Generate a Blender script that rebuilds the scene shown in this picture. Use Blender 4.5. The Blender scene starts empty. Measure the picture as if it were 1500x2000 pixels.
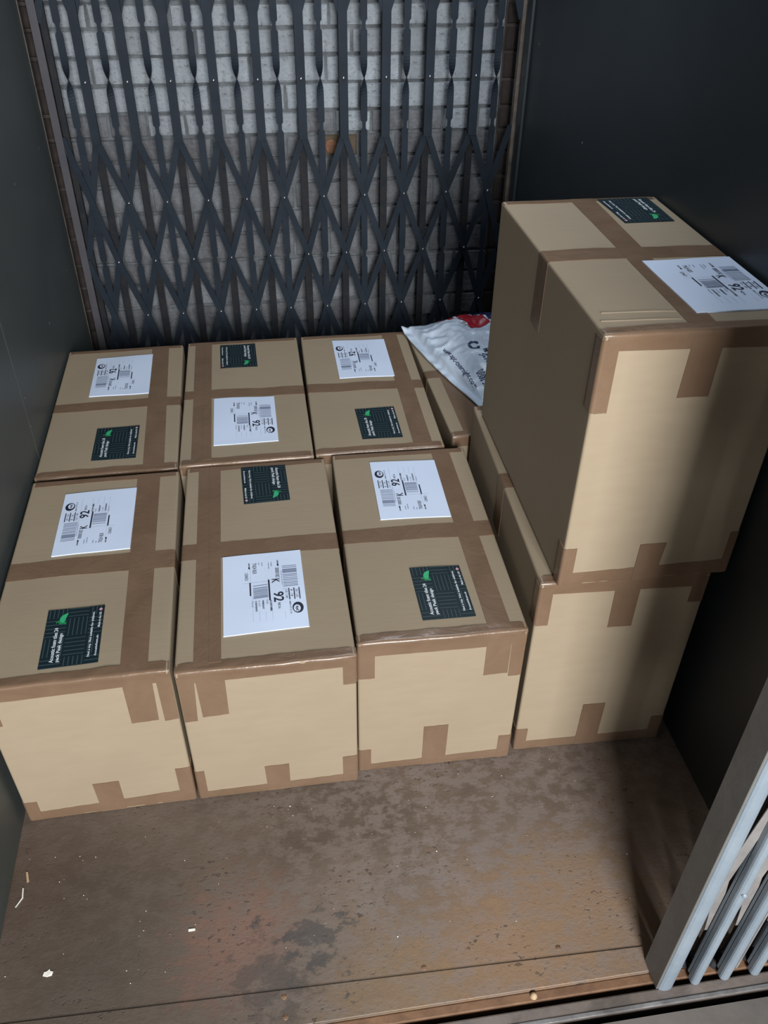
import bpy, bmesh, math, random
from mathutils import Vector, Matrix, noise

random.seed(7)
SC = bpy.context.scene
COL = SC.collection

# ------------------------------------------------------------------ camera
cam_d = bpy.data.cameras.new('camera')
cam = bpy.data.objects.new('camera', cam_d)
COL.objects.link(cam)
r_ = Vector((0.9890246, -0.1473356, 0.0110670))
u_ = Vector((0.0816527, 0.6074636, 0.7901397))
f_ = Vector((0.1231385, 0.7805640, -0.6128268))
cam.matrix_world = Matrix(((r_.x, u_.x, -f_.x, 0.5368), (r_.y, u_.y, -f_.y, -2.2879),
                           (r_.z, u_.z, -f_.z, 1.5063), (0, 0, 0, 1)))
cam_d.sensor_fit = 'VERTICAL'
cam_d.sensor_height = 36.0
cam_d.lens = 1642.58 / 2000 * 36.0
cam_d.clip_start = 0.02
SC.camera = cam

# ------------------------------------------------------------------ world, lights, exposure
w = bpy.data.worlds.new('world')
SC.world = w
w.use_nodes = True
w.node_tree.nodes['Background'].inputs[0].default_value = (0.75, 0.87, 1.0, 1)
w.node_tree.nodes['Background'].inputs[1].default_value = 0.05


def area(name, loc, target, sx, sy, power, color):
    l = bpy.data.lights.new(name, 'AREA')
    l.shape = 'RECTANGLE'
    l.size = sx
    l.size_y = sy
    l.energy = power
    l.color = color
    o = bpy.data.objects.new(name, l)
    COL.objects.link(o)
    o.location = loc
    o.rotation_euler = (Vector(target) - Vector(loc)).to_track_quat('-Z', 'Y').to_euler()
    return o


area('doorway_daylight', (0.84, -4.5, 1.80), (0.65, 0.0, 0.45), 1.0, 1.5, 255, (0.97, 0.985, 1.0))
area('lift_ceiling_light', (1.06, -0.36, 2.12), (1.06, -0.36, 0.0), 0.5, 0.5, 11, (0.80, 0.89, 1.0))

SC.view_settings.view_transform = 'Standard'
SC.view_settings.look = 'None'
SC.view_settings.gamma = 1.0
SC.view_settings.exposure = 0.0
SC.view_settings.use_curve_mapping = False


# ------------------------------------------------------------------ helpers
class MB:
    """collects verts / faces for one mesh object"""

    def __init__(s):
        s.v, s.f, s.m = [], [], []

    def box(s, x0, x1, y0, y1, z0, z1, mi=0):
        n = len(s.v)
        s.v += [(x0, y0, z0), (x1, y0, z0), (x1, y1, z0), (x0, y1, z0),
                (x0, y0, z1), (x1, y0, z1), (x1, y1, z1), (x0, y1, z1)]
        s.f += [tuple(n + i for i in q) for q in ((0, 3, 2, 1), (4, 5, 6, 7), (0, 1, 5, 4), (1, 2, 6, 5), (2, 3, 7, 6), (3, 0, 4, 7))]
        s.m += [mi] * 6

    def prism(s, poly, h0, h1, to3, mi=0):
        n, k = len(s.v), len(poly)
        s.v += [to3(p[0], p[1], h0) for p in poly] + [to3(p[0], p[1], h1) for p in poly]
        s.f += [tuple(n + k + i for i in range(k)), tuple(n + k - 1 - i for i in range(k))]
        s.f += [(n + i, n + (i + 1) % k, n + k + (i + 1) % k, n + k + i) for i in range(k)]
        s.m += [mi] * (k + 2)

    def grid(s, P, mi=0, flip=False):
        n, R, C = len(s.v), len(P), len(P[0])
        for row in P:
            s.v += [tuple(p) for p in row]
        for i in range(R - 1):
            for j in range(C - 1):
                q = (n + i * C + j, n + i * C + j + 1, n + (i + 1) * C + j + 1, n + (i + 1) * C + j)
                s.f.append(q[::-1] if flip else q)
                s.m.append(mi)

    def dome(s, c, nrm, r, h, seg=8, mi=0):
        nrm = Vector(nrm).normalized()
        a = nrm.orthogonal().normalized()
        b = nrm.cross(a)
        c = Vector(c)
        n = len(s.v)
        for k, (rr, hh) in enumerate(((1, 0), (0.8, 0.6), (0.4, 0.92))):
            for i in range(seg):
                t = 2 * math.pi * i / seg
                s.v.append(tuple(c + (a * math.cos(t) + b * math.sin(t)) * r * rr + nrm * h * hh))
        s.v.append(tuple(c + nrm * h))
        for k in range(2):
            for i in range(seg):
                s.f.append((n + k * seg + i, n + k * seg + (i + 1) % seg, n + (k + 1) * seg + (i + 1) % seg, n + (k + 1) * seg + i))
                s.m.append(mi)
        for i in range(seg):
            s.f.append((n + 2 * seg + i, n + 2 * seg + (i + 1) % seg, n + 3 * seg))
            s.m.append(mi)

    def mesh(s, name, mats, smooth=False):
        me = bpy.data.meshes.new(name)
        me.from_pydata(s.v, [], s.f)
        for m in (mats if isinstance(mats, (list, tuple)) else [mats]):
            me.materials.append(m)
        me.polygons.foreach_set('material_index', s.m)
        me.polygons.foreach_set('use_smooth', [smooth] * len(s.f))
        me.update()
        return me

    def build(s, name, mats, parent=None, smooth=False):
        return link(name, s.mesh(name, mats, smooth), parent)


def link(name, me, parent=None):
    o = bpy.data.objects.new(name, me)
    COL.objects.link(o)
    if parent:
        o.parent = parent
    return o


def bevel(o, width, seg=2):
    m = o.modifiers.new('bevel', 'BEVEL')
    m.width = width
    m.segments = seg
    m.limit_method = 'ANGLE'
    return o


def thing(name, label, cat, group=None, loc=(0, 0, 0), rz=0):
    o = bpy.data.objects.new(name, None)
    COL.objects.link(o)
    o.empty_display_size = 0.05
    o.location = loc
    o.rotation_euler = (0, 0, rz)
    return tag(o, label, cat, group)


def tag(o, label, cat, group=None):
    o['label'] = label
    o['category'] = cat
    if group:
        o['group'] = group
    return o


def struct(o):
    o['kind'] = 'structure'
    return o


# ------------------------------------------------------------------ materials
def mat(name, color, rough=0.6, metal=0.0, spec=0.5):
    m = bpy.data.materials.new(name)
    m.use_nodes = True
    b = m.node_tree.nodes['Principled BSDF']
    b.inputs['Base Color'].default_value = (*color, 1)
    b.inputs['Roughness'].default_value = rough
    b.inputs['Metallic'].default_value = metal
    b.inputs['Specular IOR Level'].default_value = spec
    return m


class N:
    """small node-building helper"""

    def __init__(s, m):
        s.nt = m.node_tree
        s.bsdf = s.nt.nodes['Principled BSDF']
        s.tc = s.nt.nodes.new('ShaderNodeTexCoord')

    def map(s, scale=(1, 1, 1), loc=(0, 0, 0), rot=(0, 0, 0)):
        n = s.nt.nodes.new('ShaderNodeMapping')
        n.inputs['Scale'].default_value = scale
        n.inputs['Location'].default_value = loc
        n.inputs['Rotation'].default_value = rot
        s.nt.links.new(s.tc.outputs['Object'], n.inputs[0])
        return n.outputs[0]

    def noise(s, vec, scale, detail=4, rough=0.55, dist=0.0):
        n = s.nt.nodes.new('ShaderNodeTexNoise')
        n.inputs['Scale'].default_value = scale
        n.inputs['Detail'].default_value = detail
        n.inputs['Roughness'].default_value = rough
        n.inputs['Distortion'].default_value = dist
        s.nt.links.new(vec, n.inputs['Vector'])
        return n.outputs['Fac']

    def voronoi(s, vec, scale, out='Distance'):
        n = s.nt.nodes.new('ShaderNodeTexVoronoi')
        n.inputs['Scale'].default_value = scale
        s.nt.links.new(vec, n.inputs['Vector'])
        return n.outputs[out]

    def ramp(s, fac, *stops):
        n = s.nt.nodes.new('ShaderNodeValToRGB')
        e = n.color_ramp.elements
        while len(e) < len(stops):
            e.new(0.5)
        for el, (p, c) in zip(e, stops):
            el.position = p
            el.color = (c, c, c, 1) if not isinstance(c, tuple) else (*c, 1)
        s.nt.links.new(fac, n.inputs[0])
        return n.outputs[0]

    def mix(s, fac, a, b, mode='MIX'):
        n = s.nt.nodes.new('ShaderNodeMix')
        n.data_type = 'RGBA'
        n.blend_type = mode
        for i, v in ((0, fac), (6, a), (7, b)):
            if isinstance(v, (int, float)):
                n.inputs[i].default_value = v
            elif isinstance(v, tuple):
                n.inputs[i].default_value = (*v, 1)
            else:
                s.nt.links.new(v, n.inputs[i])
        return n.outputs[2]

    def math(s, op, a, b):
        n = s.nt.nodes.new('ShaderNodeMath')
        n.operation = op
        for i, v in ((0, a), (1, b)):
            if isinstance(v, (int, float)):
                n.inputs[i].default_value = v
            else:
                s.nt.links.new(v, n.inputs[i])
        return n.outputs[0]

    def spot(s, x, y, r, soft=0.5, z=0.0, dist=None):
        """a blot of radius r about a point of the object, 1 inside, 0 outside"""
        n = s.nt.nodes.new('ShaderNodeVectorMath')
        n.operation = 'DISTANCE'
        s.nt.links.new(s.tc.outputs['Object'], n.inputs[0])
        n.inputs[1].default_value = (x, y, z)
        d = n.outputs['Value']
        if dist is not None:
            d = s.math('ADD', d, dist)
        return s.ramp(d, (max(0.0, r * (1 - soft)), 1.0), (r * (1 + soft), 0.0))

    def color(s, c):
        s.nt.links.new(c, s.bsdf.inputs['Base Color'])

    def rough(s, c):
        s.nt.links.new(c, s.bsdf.inputs['Roughness'])

    def bump(s, h, strength=0.3, dist=0.01):
        n = s.nt.nodes.new('ShaderNodeBump')
        n.inputs['Strength'].default_value = strength
        n.inputs['Distance'].default_value = dist
        s.nt.links.new(h, n.inputs['Height'])
        s.nt.links.new(n.outputs[0], s.bsdf.inputs['Normal'])

    def rnd(s):
        n = s.nt.nodes.new('ShaderNodeObjectInfo')
        return n.outputs['Random']


def make_card():
    m = mat('cardboard', (0.25, 0.178, 0.105), 0.75, 0, 0.25)
    n = N(m)
    a = n.noise(n.map((1, 1, 1)), 3.0, 3)
    b = n.noise(n.map((14, 260, 60)), 1.0, 2)
    c = n.mix(n.ramp(a, (0.3, 0.0), (0.7, 1.0)), (0.285, 0.226, 0.154), (0.315, 0.250, 0.172))
    c = n.mix(n.math('MULTIPLY', n.ramp(b, (0.35, 0.0), (0.65, 1.0)), 0.35), c, (0.270, 0.210, 0.141))
    n.color(c)
    n.bump(b, 0.06, 0.002)
    return m


def make_tape():
    m = mat('brown_tape', (0.18, 0.108, 0.06), 0.30, 0, 0.5)
    n = N(m)
    a = n.noise(n.map((9, 9, 9)), 1.2, 3, 0.5, 0.8)
    n.color(n.mix(n.ramp(a, (0.3, 0.0), (0.7, 1.0)), (0.150, 0.093, 0.056), (0.180, 0.114, 0.072)))
    k = n.noise(n.map((22, 22, 22)), 1.0, 3, 0.55, 1.6)
    n.bump(k, 0.25, 0.004)
    return m


def make_painted_brick():
    m = mat('painted_brick', (0.4, 0.42, 0.44), 0.7, 0, 0.3)
    n = N(m)
    big = n.noise(n.map((1, 1, 1)), 14, 4, 0.6, 0.4)
    fine = n.noise(n.map((1, 1, 1)), 60, 5, 0.7, 0.3)
    r = n.rnd()
    c = n.mix(n.ramp(big, (0.35, 0.0), (0.68, 1.0)), (0.262, 0.292, 0.320), (0.350, 0.384, 0.412))
    c = n.mix(n.math('MULTIPLY', r, 0.45), c, (0.19, 0.20, 0.215))
    c = n.mix(n.math('MULTIPLY', n.ramp(n.voronoi(n.map((1, 1, 1)), 62), (0.08, 1.0), (0.17, 0.0)), 0.8), c, (0.10, 0.09, 0.085))
    c = n.mix(n.math('MULTIPLY', n.ramp(fine, (0.56, 0.0), (0.66, 1.0)), 0.6), c, (0.12, 0.115, 0.11))
    n.color(c)
    n.bump(fine, 1.0, 0.008)
    return m


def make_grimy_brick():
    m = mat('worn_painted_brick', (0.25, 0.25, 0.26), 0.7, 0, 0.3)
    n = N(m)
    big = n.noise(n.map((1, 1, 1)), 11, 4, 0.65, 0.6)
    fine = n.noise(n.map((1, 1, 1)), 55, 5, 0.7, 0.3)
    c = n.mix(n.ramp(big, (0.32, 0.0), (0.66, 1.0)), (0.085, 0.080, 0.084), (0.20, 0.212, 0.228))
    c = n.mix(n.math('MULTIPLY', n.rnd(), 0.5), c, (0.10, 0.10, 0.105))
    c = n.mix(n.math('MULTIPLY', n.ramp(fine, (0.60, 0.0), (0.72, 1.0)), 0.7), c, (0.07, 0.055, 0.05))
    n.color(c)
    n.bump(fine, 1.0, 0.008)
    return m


def make_noisy(name, c1, c2, scale, rough, spec=0.4, bumpiness=0.2, metal=0.0):
    m = mat(name, c1, rough, metal, spec)
    n = N(m)
    a = n.noise(n.map(), scale, 5, 0.6, 0.4)
    n.color(n.mix(n.ramp(a, (0.35, 0.0), (0.68, 1.0)), c1, c2))
    n.bump(n.noise(n.map(), scale * 4, 4), bumpiness, 0.004)
    return m


def make_floor():
    m = mat('rusty_steel_floor', (0.12, 0.085, 0.07), 0.5, 0, 0.5)
    n = N(m)
    big = n.noise(n.map(), 3.5, 4, 0.55)
    mid = n.noise(n.map((1, 1.3, 1)), 26, 6, 0.7)
    fine = n.noise(n.map((1, 1.5, 1)), 95, 5, 0.75)
    c = n.mix(n.ramp(big, (0.36, 0.0), (0.64, 1.0)), (0.112, 0.083, 0.064), (0.192, 0.140, 0.106))
    c = n.mix(n.math('MULTIPLY', n.ramp(mid, (0.44, 0.0), (0.58, 1.0)), 0.5), c, (0.200, 0.152, 0.122))
    # grey worn patch in front of the middle boxes
    w1 = n.math('MULTIPLY', n.spot(0.70, -1.34, 0.30, 0.9), n.ramp(mid, (0.47, 0.0), (0.55, 1.0)))
    c = n.mix(n.math('MULTIPLY', w1, 0.5), c, (0.230, 0.192, 0.170))
    w2 = n.math('MULTIPLY', n.spot(0.92, -1.42, 0.20, 0.8), n.ramp(mid, (0.42, 0.0), (0.6, 1.0)))
    c = n.mix(n.math('MULTIPLY', w2, 0.45), c, (0.165, 0.138, 0.132))
    # darker area at the front left
    c = n.mix(n.math('MULTIPLY', n.spot(0.15, -1.60, 0.36, 0.85), 0.80), c, (0.056, 0.043, 0.031))
    c = n.mix(n.math('MULTIPLY', n.spot(-0.02, -1.42, 0.13, 0.9), 0.6), c, (0.062, 0.038, 0.026))
    # red and orange rust blots
    ragged = n.math('MULTIPLY', n.math('SUBTRACT', mid, 0.5), 0.42)
    c = n.mix(n.math('MULTIPLY', n.spot(0.41, -1.56, 0.085, 0.7, dist=ragged), 0.5), c, (0.215, 0.105, 0.075))
    c = n.mix(n.math('MULTIPLY', n.spot(0.87, -1.64, 0.12, 0.7, dist=ragged), 0.6), c, (0.27, 0.160, 0.085))
    c = n.mix(n.math('MULTIPLY', n.spot(1.03, -1.58, 0.11, 0.7, dist=ragged), 0.5), c, (0.26, 0.165, 0.095))
    c = n.mix(n.math('MULTIPLY', n.spot(0.66, -1.69, 0.10, 0.7, dist=ragged), 0.45), c, (0.23, 0.145, 0.07))
    # blue-black bare patches
    c = n.mix(n.math('MULTIPLY', n.spot(0.535, -1.575, 0.036, 0.25, dist=ragged), 0.7), c, (0.055, 0.055, 0.055))
    c = n.mix(n.math('MULTIPLY', n.spot(0.46, -1.63, 0.055, 0.35, dist=ragged), 0.6), c, (0.055, 0.052, 0.048))
    # pitting
    pits = n.math('MULTIPLY', n.ramp(n.noise(n.map((1, 1.4, 1), (3, 1, 0)), 75, 3, 0.6), (0.60, 0.0), (0.66, 1.0)), n.ramp(n.noise(n.map(), 7, 2), (0.48, 0.0), (0.60, 1.0)))
    c = n.mix(n.math('MULTIPLY', pits, 0.75), c, (0.050, 0.038, 0.033))
    c = n.mix(n.math('MULTIPLY', n.ramp(fine, (0.58, 0.0), (0.68, 1.0)), 0.45), c, (0.075, 0.058, 0.05))
    n.color(c)
    n.rough(n.ramp(mid, (0.3, 0.42), (0.7, 0.65)))
    n.bump(n.math('SUBTRACT', fine, pits), 0.35, 0.004)
    return m


M_CARD = make_card()
M_TAPE = make_tape()
M_PAPER = mat('label_paper', (0.62, 0.71, 0.87), 0.45, 0, 0.4)
M_INK = mat('black_ink', (0.012, 0.013, 0.03), 0.5)
M_GREYINK = mat('grey_ink', (0.20, 0.24, 0.34), 0.5)
M_NAVY = mat('dark_label', (0.008, 0.018, 0.024), 0.45, 0, 0.25)
M_TEAL = mat('label_ridge_line', (0.046, 0.078, 0.080), 0.5, 0, 0.2)
M_WHITE = mat('white_lettering', (0.75, 0.80, 0.85), 0.5)
M_LEAF = mat('leaf_green', (0.03, 0.38, 0.16), 0.5)
M_LEAF2 = mat('leaf_dark_green', (0.012, 0.20, 0.065), 0.5)
M_PINK = mat('emblem_pink', (0.62, 0.30, 0.36), 0.5)
M_BRICK = make_painted_brick()
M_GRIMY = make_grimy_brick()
M_RAW = make_noisy('bare_brown_brick', (0.018, 0.014, 0.013), (0.045, 0.035, 0.031), 18, 0.85, 0.2, 0.4)
M_FLAKED = make_noisy('flaked_paint_brick', (0.060, 0.046, 0.032), (0.105, 0.078, 0.052), 12, 0.8, 0.2, 0.4)
M_ORANGE = make_noisy('exposed_orange_brick', (0.10, 0.055, 0.035), (0.24, 0.115, 0.065), 30, 0.85, 0.2, 0.5)
M_MORTAR = make_noisy('shaded_mortar', (0.07, 0.075, 0.08), (0.16, 0.175, 0.185), 14, 0.85, 0.2, 0.6)  # shadow of the recessed joints put into the mortar colour
M_MORTAR2 = make_noisy('dark_mortar', (0.03, 0.026, 0.024), (0.06, 0.05, 0.045), 14, 0.9, 0.2, 0.6)
M_WALL = make_noisy('dark_blue_grey_paint', (0.021, 0.027, 0.031), (0.027, 0.034, 0.038), 2.5, 0.42, 0.4, 0.05)
M_WALL_L = make_noisy('lit_grey_green_paint', (0.054, 0.063, 0.062), (0.070, 0.079, 0.075), 2.2, 0.45, 0.35, 0.05)  # left wall colour lightened to carry the light falling on it
M_TRIM = make_noisy('brown_worn_trim', (0.05, 0.042, 0.036), (0.13, 0.105, 0.085), 16, 0.5, 0.4, 0.2)
M_GATE = make_noisy('slate_gate_paint', (0.011, 0.016, 0.023), (0.017, 0.024, 0.034), 9, 0.62, 0.14, 0.1)
M_GATE_DARK = make_noisy('dark_rusty_gate_paint', (0.012, 0.015, 0.020), (0.024, 0.022, 0.022), 24, 0.65, 0.12, 0.2)
M_POST = make_noisy('mauve_grey_post_paint', (0.050, 0.050, 0.058), (0.068, 0.063, 0.067), 8, 0.55, 0.2, 0.1)
M_RIVET = mat('steel_rivet', (0.30, 0.32, 0.34), 0.25, 0.9)
M_FGATE = make_noisy('blue_grey_gate_paint', (0.165, 0.200, 0.235), (0.205, 0.242, 0.275), 10, 0.4, 0.5, 0.25)
M_PLATE = make_noisy('shaded_plate_paint', (0.125, 0.122, 0.115), (0.155, 0.152, 0.142), 9, 0.5, 0.3, 0.15)  # gate paint darkened to carry the shade on the plate's side face
M_FLINK = make_noisy('stone_grey_link_paint', (0.15, 0.14, 0.135), (0.23, 0.215, 0.205), 14, 0.5, 0.4, 0.2)
M_FLOOR = make_floor()
M_SILL = make_noisy('worn_steel_sill', (0.10, 0.082, 0.072), (0.19, 0.155, 0.135), 14, 0.42, 0.5, 0.25)
M_RUST = make_noisy('orange_rust_strip', (0.13, 0.070, 0.040), (0.22, 0.12, 0.065), 18, 0.6, 0.4, 0.3)
M_EDGE = make_noisy('bright_worn_steel_edge', (0.14, 0.13, 0.125), (0.30, 0.29, 0.29), 20, 0.35, 0.6, 0.3, 0.3)
M_LAND = make_noisy('grey_landing_concrete', (0.11, 0.098, 0.088), (0.16, 0.14, 0.125), 9, 0.6, 0.4, 0.2)
M_PIT = mat('black_pit', (0.008, 0.007, 0.006), 0.9)
M_BAG = mat('white_poly_mailer', (0.56, 0.64, 0.74), 0.36, 0, 0.5)
M_RED = mat('bag_red_print', (0.32, 0.012, 0.025), 0.4)
M_BLUE = mat('bag_navy_print', (0.010, 0.014, 0.055), 0.4)
M_BAGINK = mat('bag_dark_print', (0.03, 0.045, 0.10), 0.45)
M_SCRAP = mat('white_scrap_paper', (0.75, 0.72, 0.66), 0.8)
M_CRUMB = mat('tan_crumb', (0.42, 0.30, 0.18), 0.8)
M_SCREW = make_noisy('rusty_screw_head', (0.15, 0.085, 0.05), (0.24, 0.14, 0.08), 60, 0.5, 0.4, 0.2)

# ------------------------------------------------------------------ the lift car shell and the shaft wall
YB = 0.364        # plane of the rear gate
YF = 0.4555       # face of the brick wall

g = MB()
g.box(-0.10, 1.42, -1.706, 0.42, -0.03, 0.0)
floor = struct(g.build('floor', M_FLOOR))
# front plate strip beyond the slanting seam, standing a hair proud
g = MB()
pl = [(-0.05, -1.6320), (1.34, -1.6705), (1.34, -1.7055), (-0.05, -1.7055)]
g.prism(pl[::-1], 0.0002, 0.0022, lambda x, y, h: (x, y, h))
bevel(g.build('floor_plate', M_FLOOR, floor), 0.0009, 1)
g = MB()
g.box(-0.3, 1.5, -1.7225, -1.7062, -0.035, -0.005)
bevel(g.build('rust_strip', M_RUST, floor), 0.002)
for x, y in ((0.9587, -1.6450), (0.7192, -1.6445), (0.4787, -1.6580), (0.4792, -1.69)):
    g = MB()
    z = 0.0024 if y < -1.657 else 0.0003
    g.dome((x, y, z), (0, 0, 1), 0.0048, 0.0009, 12)
    g.box(x - 0.004, x + 0.004, y - 0.0006, y + 0.0006, z + 0.0009, z + 0.0015)
    g.build('floor_screw', M_SCREW, floor)

g = MB()
g.box(-0.4, 1.6, -1.7585, -1.7335, -0.09, 0.0)
sill = struct(bevel(g.build('trim_1', M_SILL), 0.003))
g = MB()
g.box(-0.4, 1.6, -1.7605, -1.7530, -0.001, 0.0016)
bevel(g.build('worn_edge', M_EDGE, sill), 0.0012)
g = MB()
g.box(-1.2, 2.4, -5.5, -1.7725, -0.12, -0.002)
struct(g.build('floor', M_LAND))
g = MB()
g.box(-0.4, 1.6, -1.78, -1.70, -0.30, -0.12)
struct(g.build('trim_2', M_PIT))
g = MB()
g.box(-0.15, 1.45, -1.72, 0.42, 2.16, 2.20)
struct(g.build('ceiling', M_WALL))

# left side: two sheets with an open joint at y = -0.52
g = MB()
g.prism([(-0.011, -1.706), (-0.0365, YB), (-0.075, YB), (-0.05, -1.706)], 0.0, 2.16, lambda x, y, h: (x, y, h))
wl = struct(g.build('wall_left', M_WALL_L))


def xl(y):
    return -0.0056 + (-0.031 + 0.0056) * (y + 1.706) / (YB + 1.706)


for y0, y1 in ((-1.706, -0.5212), (-0.5190, YB)):
    g = MB()
    g.prism([(xl(y0), y0), (xl(y1), y1), (xl(y1) - 0.005, y1), (xl(y0) - 0.005, y0)], 0.001, 2.158, lambda x, y, h: (x, y, h))
    bevel(g.build('wall_panel', M_WALL_L, wl), 0.0012, 1)
g = MB()
g.box(-0.0345, -0.0295, YB, YB + 0.012, 0.0, 2.158)
g.build('edge_trim', M_TRIM, wl)
for y, z in ((-0.11, 0.526), (0.2317, 0.5337), (-0.498, 0.521), (-0.11, 0.882), (0.2415, 0.874), (-0.515, 0.455)):
    g = MB()
    g.dome((xl(y), y, z), (1, 0, 0), 0.0045, 0.002)
    g.build('rivet', M_RIVET, wl, True)

g = MB()
g.box(1.3440, 1.40, -1.706, YB, 0.0, 2.16)
wr = struct(g.build('wall_right', M_WALL))
g = MB()
g.box(1.3345, 1.3438, 0.285, 0.330, 0.0, 2.158)
bevel(g.build('edge_strip', M_WALL, wr), 0.003)
g = MB()
g.box(1.3285, 1.3438, 0.352, YB + 0.012, 0.0, 2.158)
bevel(g.build('edge_trim', M_TRIM, wr), 0.002)
for y, z in ((0.221, 1.113), (0.31, 1.019), (-0.2036, 0.9641)):
    g = MB()
    x = 1.3440 if y < 0.28 else 1.3345
    g.dome((x, y, z), (-1, 0, 0), 0.0035, 0.002)
    g.build('rivet', M_RIVET, wr, True)

# rear brick wall: the mortar bed, then every brick on its own
edges = [1.1886, 1.1260, 1.0561, 0.9822, 0.9071, 0.8408, 0.7724, 0.7002, 0.6175, 0.5450, 0.4579, 0.3837, 0.3051, 0.2259]
while edges[0] < 1.72:
    edges.insert(0, edges[0] + 0.0735)
g = MB()
g.box(-0.24, 1.52, YF + 0.0065, YF + 0.22, -0.05, 2.2)
wb = struct(g.build('wall_back', [M_MORTAR]))


g = MB()
g.box(-0.24, -0.003, YF + 0.0035, YF + 0.0060, -0.05, 2.15)
g.build('mortar_strip', M_MORTAR2, wb)
g = MB()
g.box(1.310, 1.50, YF + 0.0035, YF + 0.0060, -0.05, 2.15)
g.build('mortar_strip', M_MORTAR2, wb)


def brick_mesh(wd, ht, seed, m):
    rnd = random.Random(seed)
    mb = MB()
    nx, nz = (6 if wd > 0.15 else 4), 4
    xs = [0, 0.003] + [0.003 + (wd - 0.006) * i / (nx - 2) for i in range(1, nx - 2)] + [wd - 0.003, wd]
    zs = [0, 0.003, ht * 0.5, ht - 0.003, ht]
    P = []
    for iz, z in enumerate(zs):
        row = []
        for ix, x in enumerate(xs):
            e = ix in (0, len(xs) - 1) or iz in (0, len(zs) - 1)
            c = ix in (0, len(xs) - 1) and iz in (0, len(zs) - 1)
            dy = (0.0045 if iz in (0, len(zs) - 1) else (0.0022 if e else 0.0)) + rnd.uniform(-0.0008, 0.0008)
            row.append((x + rnd.uniform(-0.001, 0.001), dy, z + rnd.uniform(-0.0014, 0.0014)))
        P.append(row)
    mb.grid(P)
    back = [[(p[0], 0.03, p[2]) for p in (P[0][0], P[0][-1])], [(p[0], 0.03, p[2]) for p in (P[-1][0], P[-1][-1])]]
    n = len(xs)
    # skirts back into the bed
    for strip in (P[0], P[-1][::-1], [r[-1] for r in P], [r[0] for r in P][::-1]):
        mb.grid([[(q[0], 0.03, q[2]) for q in strip], strip])
    return mb.mesh('brick', m)


cache = {}


def brick(x0, x1, z0, z1, m, k):
    key = (round(x1 - x0, 3), round(z1 - z0, 3), m.name, k % 3)
    if key not in cache:
        cache[key] = brick_mesh(x1 - x0, z1 - z0, hash(key[:2]) % 1000 + k % 3, m)
    o = link('brick', cache[key], wb)
    o.location = (x0, YF + random.uniform(-0.0015, 0.0012), z0)
    return o


J = 0.008
special = None
offs = {5: 0.0}
for i in range(len(edges) - 1):
    z1, z0 = edges[i] - J / 2, edges[i + 1] + J / 2
    zc = (z0 + z1) / 2
    header = abs(zc - 0.8066) < 0.01 or i % 5 == 2
    pitch = 0.1115 if header else 0.2215
    if abs(zc - 1.091) < 0.02:
        start = 0.195 - 0.2215
    elif abs(zc - 0.8066) < 0.01:
        start = 0.766 - 7 * 0.1115 - 0.002
    else:
        start = -0.11 + (0.11 if i % 2 else 0.0) + random.uniform(-0.025, 0.025)
    brick(-0.205, -0.095, z0, z1, M_RAW, i)
    brick(-0.088, 0.0 - J, z0, z1, M_RAW, i + 1)
    x = 0.0
    nxt = start
    k = 0
    while nxt < 0.045:
        nxt += pitch
    while x < 1.47:
        x1 = min(nxt, 1.50)
        if x < 1.312 < x1:
            x1 = 1.315
        if zc < 0.84 and zc > 0.77 and abs(x - 0.7645) < 0.03:
            special = brick(x, x1 - J, z0, z1, M_FLAKED, k)
            z_s0, z_s1, x_s = z0, z1, x
        else:
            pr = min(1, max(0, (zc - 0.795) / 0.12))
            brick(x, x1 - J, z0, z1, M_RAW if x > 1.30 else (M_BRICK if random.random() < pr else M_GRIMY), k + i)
        x = x1
        nxt = x1 + pitch
        k += 1
if special:
    mb = MB()
    pts = [(0.012, 0.002), (0.006, 0.022), (0.010, 0.036), (0.024, 0.041), (0.038, 0.034), (0.045, 0.021), (0.040, 0.006), (0.028, 0.0)]
    mb.prism(pts, -0.0042, -0.0018, lambda a, b, h: (a, h, b + 0.008))
    o = mb.build('bare_patch', M_ORANGE, special)


# ------------------------------------------------------------------ rear folding gate
def bar(mb, p0, p1, wd, y0, y1, mi=0):
    """flat bar between two points of the gate plane"""
    a, b = Vector((p0[0], 0, p0[1])), Vector((p1[0], 0, p1[1]))
    d = (b - a).normalized()
    s = Vector((d.z, 0, -d.x)) * (wd / 2)
    poly = [a + s, b + s, b - s, a - s]
    n = len(mb.v)
    mb.v += [(p.x, y0, p.z) for p in poly] + [(p.x, y1, p.z) for p in poly]
    mb.f += [tuple(n + i for i in q) for q in ((0, 1, 2, 3), (7, 6, 5, 4), (0, 4, 5, 1), (1, 5, 6, 2), (2, 6, 7, 3), (3, 7, 4, 0))]
    mb.m += [mi] * 6


def link_strip(pts, wd, y0, y1, parent, m):
    """one long flat lattice bar through the given pivots"""
    P = [Vector((p[0], 0, p[1])) for p in pts]
    d0, d1 = (P[1] - P[0]).normalized(), (P[-1] - P[-2]).normalized()
    P[0] = P[0] - d0 * 0.009
    P[-1] = P[-1] + d1 * 0.009
    L, Rr = [], []
    for i, p in enumerate(P):
        d = (P[min(i + 1, len(P) - 1)] - P[max(i - 1, 0)]).normalized()
        sd = Vector((d.z, 0, -d.x)) * (wd / 2)
        L.append(p + sd)
        Rr.append(p - sd)
    mb = MB()
    mb.grid([[(a.x, y1, a.z) for a in L], [(a.x, y0, a.z) for a in L], [(a.x, y0, a.z) for a in Rr], [(a.x, y1, a.z) for a in Rr],
             [(a.x, y1, a.z) for a in L]])
    n = len(P)
    mb.f += [(0, n, 2 * n, 3 * n), (n - 1, 4 * n - 1, 3 * n - 1, 2 * n - 1)]
    mb.m += [0, 0]
    return mb.build('lattice_bar', m, parent)


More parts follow.
